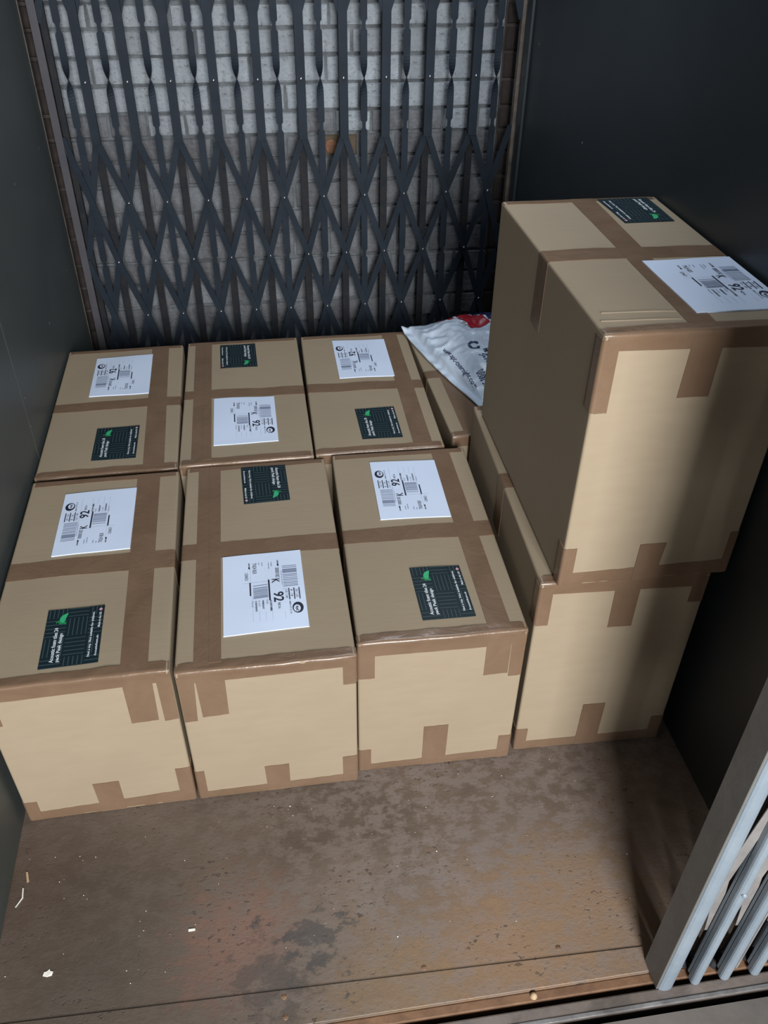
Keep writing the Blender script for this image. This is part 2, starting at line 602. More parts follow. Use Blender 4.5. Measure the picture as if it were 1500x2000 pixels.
gate = thing('folding_gate', 'dark slate folding lattice gate across the brick wall behind the boxes', 'gate', 'folding lift gates', (0, YB, 0))
XP = [0.1056, 0.2184, 0.3356, 0.4533, 0.5759, 0.6974, 0.8189, 0.9419, 1.0694, 1.2063]
XS = [0.0600, 0.1665, 0.2795, 0.4016, 0.5170, 0.6310, 0.7525, 0.8790, 1.0025, 1.1360, 1.2700]
ZR, DZ, ZA = 1.0135, 0.1795, 0.864
NECKS = (0.1065, 0.4955, 0.8835, 1.1440, 1.532, 1.90)
TWIST = (1.0135,)


def secondary(x):
    zs, z = [], 0.03
    marks = [(n, 'n') for n in NECKS]
    pts = {0.03, 1.98}
    for n_ in NECKS:
        pts |= {n_ - 0.014, n_ - 0.008, n_ + 0.008, n_ + 0.014}
    for t in TWIST:
        for k in range(-10, 11):
            pts.add(t + k * 0.0085)
    rows = []
    for z in sorted(pts):
        hw = 0.0098
        for n_ in NECKS:
            if abs(z - n_) <= 0.0085:
                hw = 0.0052
        ang = 0.0
        for t in TWIST:
            q = max(-1, min(1, (z - t) / 0.075))
            ang += math.pi * 0.5 * (1.9 * q - 1.4 * q ** 3 + 0.5 * q ** 5)
        ang -= math.pi * 0.5
        c, s = math.cos(ang), math.sin(ang)
        th = 0.0016
        rows.append([(x + c * a - s * b, 0.0 + s * a + c * b, z) for a, b in ((-hw, -th), (hw, -th), (hw, th), (-hw, th), (-hw, -th))])
    mb = MB()
    mb.grid(rows)
    return mb.build('picket', M_GATE, gate)


for x in XS:
    secondary(x)
for x in XP:
    mb = MB()
    mb.box(x - 0.0125, x + 0.0125, -0.0135, -0.0085, ZA - 0.012, 1.98)
    mb.box(x - 0.0125, x - 0.0105, -0.0085, -0.003, ZA - 0.012, 1.98)
    mb.box(x + 0.0105, x + 0.0125, -0.0085, -0.003, ZA - 0.012, 1.98)
    o = mb.build('channel_bar', M_GATE, gate)
    mb = MB()
    mb.box(x - 0.0125, x + 0.0095, 0.0075, 0.0125, 0.03, 1.98)
    mb.box(x - 0.0125, x - 0.0100, 0.0035, 0.0075, 0.03, 1.98)
    mb.build('rear_bar', M_GATE_DARK, gate)


def xpos(h):
    """x of half-step h: even = channel h/2, odd = the picket after it"""
    if h < 0:
        return max(0.012, XP[0] + (h / 2) * 0.09)
    i = h // 2
    if h % 2 == 0:
        return XP[i] if i < len(XP) else 1.325
    return XS[i + 1] if i + 1 < len(XS) else 1.325


rv = MB()
HMAX = 20
for i in range(-4, 12):
    for sgn, yy in ((1, -0.0085), (-1, -0.0020)):
        # each long link: pivots every half step, lower lattice
        for band, zt, steps in ((0, ZA, 4), (1, 1.165 + 4 * DZ, 4)):
            hs = [2 * i + sgn * k for k in range(steps + 1)]
            zz = [zt - k * DZ for k in range(steps + 1)]
            pts = [(xpos(h), z) for h, z in zip(hs, zz) if -2 <= h <= HMAX]
            if len(pts) < 2:
                continue
            link_strip(pts, 0.0185, yy - 0.0018, yy + 0.0018, gate, M_GATE)
for i, x in enumerate(XP):
    rv.dome((x, -0.0135, ZR), (0, -1, 0), 0.0052, 0.004)
    rv.dome((x, -0.0135, ZA + 0.62), (0, -1, 0), 0.0052, 0.004)
for h in range(0, HMAX):
    for k in range(0, 5):
        if (h + k) % 2 == 0 and k:
            rv.dome((xpos(h), -0.0103, ZA - k * DZ), (0, -1, 0), 0.0048, 0.0045)
o = rv.build('rivets', M_RIVET, gate, True)
o['kind'] = 'stuff'
mb = MB()
mb.box(-0.0050, 0.0155, -0.016, -0.011, 0.02, 2.0)
mb.box(-0.0050, -0.0020, -0.011, 0.016, 0.02, 2.0)
mb.build('end_post', M_POST, gate)
mb = MB()
mb.box(0.0165, 0.0330, 0.0, 0.014, 0.02, 2.0)
mb.build('end_channel', M_GATE_DARK, gate)
mb = MB()
mb.box(-0.03, 1.328, -0.016, 0.018, 2.0, 2.04)
mb.build('top_rail', M_GATE_DARK, gate)
mb = MB()
mb.box(-0.03, 1.328, -0.016, 0.018, 0.001, 0.022)
mb.build('bottom_rail', M_GATE_DARK, gate)


# ------------------------------------------------------------------ cartons
def text_mesh(s, bold=0.0):
    cu = bpy.data.curves.new('txt', 'FONT')
    cu.body = s
    cu.resolution_u = 2
    cu.offset = bold
    o = bpy.data.objects.new('txt', cu)
    COL.objects.link(o)
    bpy.context.view_layer.update()
    dg = bpy.context.evaluated_depsgraph_get()
    me = o.evaluated_get(dg).to_mesh()
    vs = [(v.co.x, v.co.y) for v in me.vertices]
    fs = [tuple(p.vertices) for p in me.polygons]
    o.evaluated_get(dg).to_mesh_clear()
    bpy.data.objects.remove(o)
    bpy.data.curves.remove(cu)
    x0, x1 = min(v[0] for v in vs), max(v[0] for v in vs)
    y0, y1 = min(v[1] for v in vs), max(v[1] for v in vs)
    return [((a - x0) / (x1 - x0), (b - y0) / (y1 - y0)) for a, b in vs], fs


class Flat:
    """flat print in label space (s along the reading direction, t up)"""

    def __init__(s):
        s.v, s.f, s.m = [], [], []

    def text(s, t, s0, s1, t0, t1, mi, bold=0.0, cache={}):
        if (t, bold) not in cache:
            cache[(t, bold)] = text_mesh(t, bold)
        vs, fs = cache[(t, bold)]
        n = len(s.v)
        s.v += [(s0 + a * (s1 - s0), t0 + b * (t1 - t0)) for a, b in vs]
        s.f += [tuple(n + i for i in q) for q in fs]
        s.m += [mi] * len(fs)

    def poly(s, pts, mi):
        n = len(s.v)
        s.v += pts
        s.f.append(tuple(range(n, n + len(pts))))
        s.m.append(mi)

    def rect(s, s0, s1, t0, t1, mi):
        s.poly([(s0, t0), (s1, t0), (s1, t1), (s0, t1)], mi)

    def ring(s, cs, ct, r0, r1, asp, a0, a1, mi, k=18):
        for i in range(k):
            p = a0 + (a1 - a0) * i / k
            q = a0 + (a1 - a0) * (i + 1) / k
            s.poly([(cs + r0 * math.cos(p), ct + r0 * asp * math.sin(p)), (cs + r1 * math.cos(p), ct + r1 * asp * math.sin(p)),
                    (cs + r1 * math.cos(q), ct + r1 * asp * math.sin(q)), (cs + r0 * math.cos(q), ct + r0 * asp * math.sin(q))], mi)


def shipping_print():
    p = Flat()
    rnd = random.Random(3)
    # first barcode
    s = 0.205
    for wd, gap in ((.008, .014), (.008, .016), (.014, .003), (.010, .003), (.012, .003), (.010, .018), (.010, .012), (.008, .016), (.008, .014),
                    (.010, .014), (.006, .014), (.010, .012), (.007, .012), (.010, .0)):
        p.rect(s, s + wd, 0.745, 0.925, 1)
        s += wd + gap
    p.text('00001820092', 0.27, 0.46, 0.724, 0.736, 1)
    p.text('0000182', 0.222, 0.355, 0.655, 0.705, 0)
    p.text('CONSIGN', 0.115, 0.172, 0.685, 0.703, 0, 0.03)
    p.rect(0.172, 0.197, 0.684, 0.705, 0)
    # small print, too fine to read in the photograph: word-length strokes
    for t0, words in ((0.607, ((.135, .145), (.150, .195))), (0.572, ((.135, .140), (.150, .185), (.192, .225))),
                      (0.490, ((.130, .152), (.156, .178))), (0.450, ((.130, .160),))):
        for a, b in words:
            p.rect(a, b, t0, t0 + 0.010, 1)
    p.text('TN24 8LR', 0.13, 0.275, 0.372, 0.425, 0)
    p.text('DESPATCH', 0.125, 0.180, 0.322, 0.340, 0, 0.03)
    p.rect(0.180, 0.203, 0.321, 0.342, 0)
    p.text('12/04/21', 0.255, 0.35, 0.272, 0.315, 0)
    p.text('K', 0.372, 0.425, 0.603, 0.700, 0, 0.014)
    p.text('92', 0.548, 0.672, 0.610, 0.738, 0, 0.02)
    p.text('ND16', 0.685, 0.757, 0.657, 0.690, 0)
    p.rect(0.372, 0.640, 0.556, 0.576, 0)
    p.text('ACCOUNT NUMBER', 0.64, 0.775, 0.562, 0.588, 0, 0.02)
    # second barcode
    s = 0.430
    for wd, gap in ((.008, .022), (.010, .008), (.005, .007), (.005, .006), (.008, .006), (.007, .007), (.005, .006), (.007, .007), (.005, .007),
                    (.010, .005), (.008, .004), (.006, .0)):
        p.rect(s, s + wd, 0.368, 0.548, 1)
        s += wd + gap
    p.rect(0.385, 0.555, 0.325, 0.343, 0)
    for k, (a, b, c) in enumerate((('9128', .52, .62), ('WEIGHT', .47, .66), ('01 of 01', .425, .64), ('CONTENTS', .385, .68), ('Parcel', .345, .64))):
        p.text(a, 0.628, c + (0.08 if k in (1, 3) else 0.06), b, b + 0.022, 0 if k in (1, 3) else 1, 0.03 if k in (1, 3) else 0)
    # three small tables
    for t0, a, b in ((0.925, '25', '25'), (0.862, '8', '8'), (0.800, '12', '20')):
        p.rect(0.515, 0.660, t0 - 0.002, t0 + 0.011, 0)
        p.text(a, 0.535, 0.535 + 0.028 * len(a) * 0.6, t0 - 0.040, t0 - 0.012, 0)
        p.text(b, 0.605, 0.605 + 0.028 * len(b) * 0.6, t0 - 0.040, t0 - 0.012, 0)
        p.rect(0.588, 0.590, t0 - 0.045, t0, 0)
    # hairlines
    for t, s0, s1 in ((0.355, 0.56, 0.88), (0.432, 0.76, 0.88), (0.508, 0.77, 0.88), (0.585, 0.78, 0.88), (0.735, 0.45, 0.88), (0.700, 0.2, 0.40), (0.343, 0.2, 0.39)):
        p.rect(s0, s1, t, t + 0.0018, 1)
    p.rect(0.388, 0.3895, 0.25, 0.56, 1)
    p.rect(0.515, 0.5165, 0.735, 0.79, 1)
    # courier emblem: a dark swirled ring with a small lettered disc, and its phone number
    k = 26
    for i in range(k):
        q = []
        for t in (2 * math.pi * i / k, 2 * math.pi * (i + 1) / k):
            q.append(((0.765 + 0.066 * math.cos(t), 0.893 + 0.067 * math.sin(t)), (0.774 + 0.044 * math.cos(t), 0.882 + 0.042 * math.sin(t))))
        p.poly([q[0][0], q[1][0], q[1][1], q[0][1]], 0)
    p.text('a', 0.748, 0.768, 0.870, 0.900, 0, 0.02)
    p.text('p', 0.771, 0.788, 0.856, 0.892, 0, 0.02)
    p.ring(0.800, 0.884, 0.006, 0.012, 1.3, 0.6, 5.6, 0, 10)
    p.text('0800 37 37 37', 0.68, 0.835, 0.795, 0.815, 0)
    return p


def product_pattern():
    p = Flat()
    bs, bt = 0.335, 0.375
    for i in range(-1, 4):
        for j in range(-1, 4):
            s0, t0 = -0.165 + i * bs, 0.265 - bt + j * bt
            s1, t1 = s0 + bs, t0 + bt
            for k in range(5):
                if (i + j) % 2:
                    a, b = t0 + bt * (k + 0.15) / 5, t0 + bt * (k + 0.33) / 5
                    q = (s0, s1 - 0.02, a, b)
                else:
                    a, b = s0 + bs * (k + 0.15) / 5, s0 + bs * (k + 0.33) / 5
                    q = (a, b, t0, t1 - 0.02)
                q = (max(0.005, q[0]), min(0.995, q[1]), max(0.005, q[2]), min(0.995, q[3]))
                if q[1] - q[0] > 0.004 and q[3] - q[2] > 0.004:
                    p.rect(*q, 0)
    return p


def product_lettering():
    p = Flat()
    p.text('Acoustic foam tiles 24', 0.075, 0.665, 0.765, 0.835, 0, 0.014)
    p.text('pack Peak design', 0.075, 0.560, 0.655, 0.735, 0, 0.014)
    return p


def notice_lettering():
    p = Flat()
    p.text('Not a toy. Not suitable for children.', 0.105, 0.895, 0.150, 0.205, 0, 0.016)
    p.text('Acousticfoam.uk', 0.105, 0.455, 0.045, 0.085, 0, 0.012)
    p.text('Made in the UK', 0.600, 0.875, 0.040, 0.082, 0, 0.012)
    return p


def origin_print():
    p = Flat()
    p.ring(0.925, 0.062, 0.010, 0.026, 1.15, 0, 2 * math.pi, 0, 14)
    p.ring(0.925, 0.062, 0.0, 0.007, 1.15, 0, 2 * math.pi, 1, 8)
    return p


def leaf_print():
    p = Flat()
    p.poly([(0.745, 0.690), (0.770, 0.675), (0.805, 0.668), (0.850, 0.655), (0.905, 0.632), (0.918, 0.640), (0.905, 0.690), (0.880, 0.735),
            (0.845, 0.765), (0.800, 0.770), (0.762, 0.745)], 0)
    p.poly([(0.722, 0.700), (0.745, 0.690), (0.762, 0.745), (0.800, 0.770), (0.790, 0.800), (0.755, 0.792), (0.728, 0.755)], 1)
    p.poly([(0.715, 0.655), (0.735, 0.640), (0.760, 0.652), (0.758, 0.685), (0.735, 0.690), (0.715, 0.680)], 1)
    p.poly([(0.740, 0.815), (0.765, 0.800), (0.785, 0.815), (0.768, 0.830)], 1)
    return p


NOTE = notice_lettering()
SHIP, PATT, LETT, LEAF, ORIG = shipping_print(), product_pattern(), product_lettering(), leaf_print(), origin_print()
R = 0.0048
GROUP = 'sealed cardboard boxes in the lift'


class Carton:
    def __init__(s, label, x, y, z, yaw, wd, ln, ht, seed, lip=0.0035, bulge=0.002):
        s.root = thing('cardboard_box', label, 'box', GROUP, (x, y, z), yaw)
        s.d = (wd, ln, ht)
        s.seed, s.lip, s.b = seed, lip, bulge
        s.body()

    def S(s, p, eps=0.0):
        """point of the box surface (given on the sharp box) -> rounded, slightly bulged surface plus eps along the normal"""
        wd, ln, ht = s.d
        q = Vector((min(max(p[0], R), wd - R), min(max(p[1], R), ln - R), min(max(p[2], R), ht - R)))
        n = Vector(p) - q
        if n.length < 1e-9:
            n = Vector((0, 0, 1))
        n.normalize()
        o = q + n * (R + eps)
        u, v, t = p[0] / wd, p[1] / ln, p[2] / ht
        k = noise.noise((u * 3 + s.seed * 7.3, v * 4, t * 3 + s.seed))
        if n.z > 0.5:
            o.z += (s.b * 4 * u * (1 - u) * (0.4 + math.sin(math.pi * max(0, min(1, v))) * 0.6) * (0.6 + 0.8 * k)
                    + 0.0012 * k) * min(1, 40 * min(max(v, 0), max(0, 1 - v), max(u, 0), max(0, 1 - u)))
        # crushed rolled lip along the front top edge
        e = math.exp(-((p[1] / 0.016) ** 2 + ((ht - p[2]) / 0.016) ** 2))
        a = s.lip * e * (0.7 + 0.9 * noise.noise((p[0] * 14, s.seed * 3.1, 0.0)))
        o.y -= a
        o.z += a * 0.25
        if n.y < -0.5:
            o.y -= 0.0012 * math.sin(math.pi * min(1, max(0, u))) * math.sin(math.pi * min(1, max(0, t))) * (1 + k)
        return o

    def body(s):
        wd, ln, ht = s.d

        def ticks(L, n):
            a = [0, 0.002, 0.004, R, 0.012, 0.02, 0.03]
            m = [0.03 + (L - 0.06) * i / n for i in range(1, n)]
            return a + m + [L - q for q in a[::-1]]
        X, Y, Z = ticks(wd, 6), ticks(ln, 10), ticks(ht, 7)
        g = MB()
        g.grid([[s.S((x, y, ht)) for x in X] for y in Y])
        g.grid([[s.S((x, y, 0)) for x in X] for y in Y], flip=True)
        g.grid([[s.S((x, 0, z)) for x in X] for z in Z])
        g.grid([[s.S((x, ln, z)) for x in X] for z in Z], flip=True)
        g.grid([[s.S((0, y, z)) for y in Y] for z in Z], flip=True)
        g.grid([[s.S((wd, y, z)) for y in Y] for z in Z])
        me = g.mesh('carton_body', M_CARD, True)
        bm = bmesh.new()
        bm.from_mesh(me)
        bmesh.ops.remove_doubles(bm, verts=bm.verts, dist=1e-5)
        bm.to_mesh(me)
        bm.free()
        s.box_body = link('carton_body', me, s.root)

    # unfolded coordinates -> sharp box surface
    def uf(s, mode, a, b):
        wd, ln, ht = s.d
        if mode == 'tf':      # a = x, b: >0 on top (y), <0 down the front
            return (a, b, ht) if b >= 0 else (a, 0, ht + b)
        if mode == 'tx':      # b = y, a runs over the top and down both sides
            return (a, b, ht) if 0 <= a <= wd else ((0, b, ht + a) if a < 0 else (wd, b, ht - (a - wd)))
        if mode == 'f':       # front face
            return (a, 0, b)
        if mode == 'fl':      # front/left corner, a<0 on the left face; b = z
            return (a, 0, b) if a >= 0 else (0, -a, b)
        if mode == 'fr':      # front/right corner, a>wd on the right face
            return (a, 0, b) if a <= wd else (wd, a - wd, b)
        if mode == 'tb':      # over the back edge: b>ln down the back
            return (a, b, ht) if b <= ln else (a, ln, ht - (b - ln))

    def tape(s, mode, quad, eps=0.0005, jag=True, name='packing_tape', wr=0.0, th=0.00025):
        """quad: four unfolded corners in order a0b0, a1b0, a1b1, a0b1"""
        (A, B, C_, D) = quad
        wd, ln, ht = s.d

        def ts(l0, l1, folds):
            k = max(3, int(abs(l1 - l0) / 0.012) + 1)
            t = [i / k for i in range(k + 1)]
            for f in folds:
                if min(l0, l1) < f < max(l0, l1):
                    for d in (-0.02, -0.013, -0.0065, -0.0045, -0.0025, 0, 0.0025, 0.0045, 0.0065, 0.013, 0.02):
                        q = (f + d - l0) / (l1 - l0)
                        if 0 < q < 1:
                            t.append(q)
            return sorted(set(round(q, 5) for q in t))
        fa = [0.0, wd] if mode in ('tx', 'fl', 'fr') else []
        fb = [0.0] if mode == 'tf' else ([ln] if mode == 'tb' else [])
        ta = ts((A[0] + D[0]) / 2, (B[0] + C_[0]) / 2, fa)
        tb = ts((A[1] + B[1]) / 2, (D[1] + C_[1]) / 2, fb)
        rnd = random.Random(hash((s.seed, round(A[0], 3), round(A[1], 3))) % 9999)

        def pt(i, j, e):
            u, v = ta[i], tb[j]
            if jag and (j in (0, len(tb) - 1)) and mode != 'tf':
                v += rnd.uniform(-0.5, 0.5) * 0.0012 / max(0.02, abs(D[1] - A[1]))
            a = (A[0] * (1 - u) + B[0] * u) * (1 - v) + (D[0] * (1 - u) + C_[0] * u) * v
            b = (A[1] * (1 - u) + B[1] * u) * (1 - v) + (D[1] * (1 - u) + C_[1] * u) * v
            if mode in ('tf', 'f'):
                a = min(max(a, 0.0), wd)
            p = s.uf(mode, a, b)
            if wr:
                e += wr * max(0, noise.noise((a * 26 + s.seed, b * 60, 2.0))) + wr * 0.6 * max(0, noise.noise((a * 60 + s.seed, b * 25, 9.0)))
            return s.S(p, e)
        st = rnd.getstate()
        top = [[pt(i, j, eps + th) for i in range(len(ta))] for j in range(len(tb))]
        rnd.setstate(st)
        bot = [[pt(i, j, -0.0008) for i in range(len(ta))] for j in range(len(tb))]
        g = MB()
        g.grid(top)
        for k0, k1 in ((top[0], bot[0]), (bot[-1], top[-1])):
            g.grid([k1, k0])
        g.grid([[r[0] for r in top], [r[0] for r in bot]])
        g.grid([[r[-1] for r in bot], [r[-1] for r in top]])
        return g.build(name, M_TAPE, s.root, True)

    def sheet(s, name, q, m, eps, th=0.0004):
        """label on the top face; q = corners s0t0, s1t0, s1t1, s0t1"""
        def at(a, b):
            x = (q[0][0] * (1 - a) + q[1][0] * a) * (1 - b) + (q[3][0] * (1 - a) + q[2][0] * a) * b
            y = (q[0][1] * (1 - a) + q[1][1] * a) * (1 - b) + (q[3][1] * (1 - a) + q[2][1] * a) * b
            return x, y
        s.at = at
        P = [[s.S((*at(i / 10, j / 10), s.d[2]), eps + th) for i in range(11)] for j in range(11)]
        Q = [[s.S((*at(i / 10, j / 10), s.d[2]), 0.0) for i in range(11)] for j in range(11)]
        cr = (P[0][1] - P[0][0]).cross(P[1][0] - P[0][0]).z
        g = MB()
        g.grid(P, flip=cr < 0)
        for a, b in ((P[0], Q[0]), (P[-1], Q[-1]), ([r[0] for r in P], [r[0] for r in Q]), ([r[-1] for r in P], [r[-1] for r in Q])):
            g.grid([a, b])
        o = g.build(name, m, s.root)
        return o, at, cr

    def printed(s, name, flat, at, cr, mats, eps, parent):
        g = MB()
        g.v = [tuple(s.S((*at(a, b), s.d[2]), eps)) for a, b in flat.v]
        g.f = [f if cr > 0 else f[::-1] for f in flat.f]
        g.m = list(flat.m)
        return g.build(name, mats, parent)

    def ship_label(s, q):
        o, at, cr = s.sheet('shipping_label', q, M_PAPER, 0.0018)
        s.printed('label_print', SHIP, at, cr, [M_INK, M_GREYINK, M_PAPER], 0.0025, o)
        return o

    def product_label(s, q):
        o, at, cr = s.sheet('product_label', q, M_NAVY, 0.0012)
        s.printed('ridge_pattern', PATT, at, cr, [M_TEAL], 0.0018, o)
        s.printed('title_lettering', LETT, at, cr, [M_WHITE], 0.0020, o)
        s.printed('notice_lettering', NOTE, at, cr, [M_WHITE], 0.0020, o)
        s.printed('origin_emblem', ORIG, at, cr, [M_PINK, M_WHITE], 0.0020, o)
        s.printed('leaf_emblem', LEAF, at, cr, [M_LEAF, M_LEAF2], 0.0020, o)
        return o


def turn(q, rev):
    """photo order back-left, back-right, front-right, front-left -> label order"""
    bl, br, fr, fl = q
    return [bl, fl, fr, br] if rev else [fr, br, bl, fl]


def fronttapes(c, spec):
    wd, ln, ht = c.d
    f0, f1 = spec['edge']       # edge tape depth on the front at left and right (distance below the top)
    c.tape('tf', [(0, -f0), (wd, -f1), (wd, 0.0205), (0, 0.0205)], 0.0006, wr=0.0012)
    for q in spec.get('tabs', ()):
        c.tape('f', q, 0.0009)
    b0, b1 = spec['bottom']
    c.tape('f', [(0.001, 0.0015), (wd - 0.001, 0.0015), (wd - 0.001, b1), (0.001, b0)], 0.0005)
    t = spec.get('btab')
    if t:
        c.tape('f', [(t[0], 0.002), (t[1], 0.002), (t[3], t[4]), (t[2], t[4])], 0.0011)
    for k, a, z0, z1 in spec.get('corners', ()):
        if k == 'l':
            c.tape('fl', [(-0.024, z0), (a, z0), (a, z1), (-0.024, z1)], 0.0010)
        else:
            c.tape('fr', [(a, z0), (wd + 0.024, z0), (wd + 0.024, z1), (a, z1)], 0.0010)


K = 0.911


def carton(label, pose, seed, top, frontspec, rev=False, **kw):
    x, y, yaw, wd, ln, ht, z = pose
    c = Carton(label, x * K, y * K, z * K, yaw, wd * K, ln * K, ht * K, seed, **kw)
    W, L, H = c.d
    if 'cross' in top:
        cl0, cl1, cr0, cr1 = top['cross']      # y of front/back side at the left and at the right
        sl = (cl1 - cr1) / W * 0.0
        c.tape('tx', [(-0.13, cl0), (W + 0.13, cr0), (W + 0.13, cr1), (-0.13, cl1)], 0.0004)
    if 'long' in top:
        bl, br, fr, fl = top['long']
        c.tape('tf', [(fl, 0.0), (fr, 0.0), (br, L - 0.004), (bl, L - 0.004)], 0.0008)
    if 'flap' in top:       # the half of the long tape that lies on the raised flap
        bl, br, fr, fl = top['flap']
        c.tape('tf', [(fl, 0.016), (fr, 0.016), (br, L - 0.006), (bl, L - 0.006)], 0.0016)
    c.tape('tb', [(0.0, L - 0.022), (W, L - 0.020), (W, L + 0.024), (0.0, L + 0.024)], 0.0005)
    if frontspec:
        fronttapes(c, frontspec)
    if 'white' in top:
        c.ship_label(turn(top['white'], rev))
    if 'dark' in top:
        c.product_label(turn(top['dark'], rev))
    return c


carton('front row box farthest left, standing against the dark left wall',
       (.0016, -1.3844, .0131, .3550, .6678, .4275, 0), 1,
       dict(long=(0.2306, 0.2813, 0.2869, 0.2396), cross=(0.2753, 0.325, 0.2706, 0.325),
            white=((0.0792, 0.5488), (0.2321, 0.5534), (0.2332, 0.3388), (0.079, 0.336)),
            dark=((0.097, 0.177), (0.1989, 0.1782), (0.2004, 0.0344), (0.0992, 0.0319))),
       dict(edge=(0.0355, 0.0292), tabs=([(0.2386, 0.2595), (0.287, 0.2605), (0.2907, 0.374), (0.239, 0.374)], [(0.2973, 0.2551), (0.3225, 0.2565), (0.3225, 0.374), (0.2967, 0.374)]),
            bottom=(0.0265, 0.0395), btab=(0.139, 0.186, 0.137, 0.186, 0.0948),
            corners=(('l', 0.0261, 0.002, 0.061), ('r', 0.2946, 0.002, 0.109), ('l', 0.0227, 0.2923, 0.372))))
carton('front row box second from the left, taped twice at its upper left front corner',
       (.3632, -1.3803, -.0010, .3535, .6960, .4146, 0), 2,
       dict(long=(0.0285, 0.0552, 0.0605, 0.0335), flap=(0.0530, 0.0780, 0.0822, 0.0600), cross=(0.3004, 0.349, 0.2986, 0.3493),
            white=((0.084, 0.2978), (0.2415, 0.3012), (0.2439, 0.0807), (0.086, 0.0758)),
            dark=((0.1249, 0.6161), (0.2275, 0.6155), (0.2316, 0.4777), (0.1299, 0.474))),
       dict(edge=(0.030, 0.0272), tabs=([(0.0361, 0.2538), (0.0839, 0.256), (0.0857, 0.366), (0.0335, 0.366)], [(0.0023, 0.2433), (0.0258, 0.2452), (0.0325, 0.366), (0.0023, 0.366)]),
            bottom=(0.0235, 0.0275), btab=(0.138, 0.1835, 0.136, 0.1844, 0.0845),
            corners=(('l', 0.0187, 0.002, 0.0907), ('r', 0.2918, 0.002, 0.085), ('r', 0.2969, 0.3025, 0.372))), rev=True, lip=0.0055)
carton('front row box third from the left, shiny crumpled tape along its front edge',
       (.7215, -1.3575, -.0225, .3500, .6740, .4213, 0), 3,
       dict(long=(0.2374, 0.2808, 0.2885, 0.2446), cross=(0.2835, 0.3235, 0.2745, 0.3278),
            white=((0.0861, 0.5699), (0.239, 0.5642), (0.2387, 0.3472), (0.0852, 0.3515)),
            dark=((0.1235, 0.1895), (0.2243, 0.1876), (0.2285, 0.0441), (0.1269, 0.0434))),
       dict(edge=(0.0365, 0.0368), tabs=([(0.2423, 0.2685), (0.2896, 0.2698), (0.2896, 0.372), (0.2423, 0.372)], [(0.2917, 0.2592), (0.3175, 0.2597), (0.3175, 0.372), (0.2905, 0.372)]),
            bottom=(0.0208, 0.0300), btab=(0.132, 0.181, 0.1322, 0.1824, 0.128),
            corners=(('l', 0.0254, 0.002, 0.0695), ('r', 0.2913, 0.002, 0.0737), ('l', 0.0319, 0.287, 0.376))), lip=0.0045)
carton('rear row box farthest left, below the dark left wall and the lattice gate',
       (-.0118, -.6881, .0170, .3525, .6950, .4183, 0), 4,
       dict(long=(0.2342, 0.2809, 0.2904, 0.2419), cross=(0.2895, 0.3290, 0.2855, 0.3310),
            white=((0.0839, 0.5749), (0.2379, 0.5778), (0.2379, 0.357), (0.0843, 0.3579)),
            dark=((0.1209, 0.1975), (0.224, 0.1942), (0.2231, 0.0518), (0.121, 0.0541))),
       dict(edge=(0.03, 0.03), bottom=(0.025, 0.025)), lip=0.005)
carton('rear row box second from the left, dark label nearest the lattice gate',
       (.3436, -.6764, 0, .3480, .6980, .4183, 0), 5,
       dict(long=(0.0225, 0.0505, 0.0555, 0.0280), flap=(0.0486, 0.0690, 0.0752, 0.0555), cross=(0.3070, 0.347, 0.2940, 0.3400),
            white=((0.0786, 0.2959), (0.2349, 0.2918), (0.2363, 0.0743), (0.0797, 0.0743)),
            dark=((0.0931, 0.6052), (0.1938, 0.6057), (0.197, 0.4656), (0.0952, 0.4636))),
       dict(edge=(0.03, 0.03), bottom=(0.025, 0.025)), rev=True, lip=0.005)
carton('rear row box third from the left, beside the plastic mailing bag',
       (.6962, -.6702, -.0123, .3450, .6930, .4182, 0), 6,
       dict(long=(0.241, 0.2855, 0.2861, 0.2399), cross=(0.2985, 0.3430, 0.2830, 0.3270),
            white=((0.0899, 0.5880), (0.2437, 0.5830), (0.2432, 0.358), (0.0912, 0.3625)),
            dark=((0.1151, 0.1951), (0.2167, 0.1936), (0.2187, 0.05), (0.1183, 0.0503))),
       dict(edge=(0.03, 0.03), bottom=(0.025, 0.025)), lip=0.004)
carton('rear box half hidden under the plastic mailing bag, behind the two-box stack',
       (1.0704, -.6360, .0275, .3500, .6850, .4200, 0), 7,
       dict(long=(0.041, 0.1470, 0.1420, 0.0330), cross=(0.2968, 0.3373, 0.2968, 0.3373)),
       dict(edge=(0.03, 0.03), bottom=(0.025, 0.025)), lip=0.003)
C1 = carton('lower box of the two-box stack at right, standing on the rusty floor',
            (1.0880, -1.3502, -.035, .3510, .6880, .5289, 0), 8,
            dict(cross=(0.2947, 0.345, 0.29, 0.34)),
            dict(edge=(0.0262, 0.0305), tabs=([(0.144, 0.3595), (0.1907, 0.3595), (0.1904, 0.472), (0.1419, 0.472)],),
                 bottom=(0.0276, 0.0324), btab=(0.133, 0.1801, 0.1332, 0.1803, 0.134),
                 corners=(('l', 0.0253, 0.376, 0.472), ('r', 0.2904, 0.411, 0.472), ('l', 0.0244, 0.002, 0.069), ('r', 0.292, 0.002, 0.075))), lip=0.0, bulge=0.0)
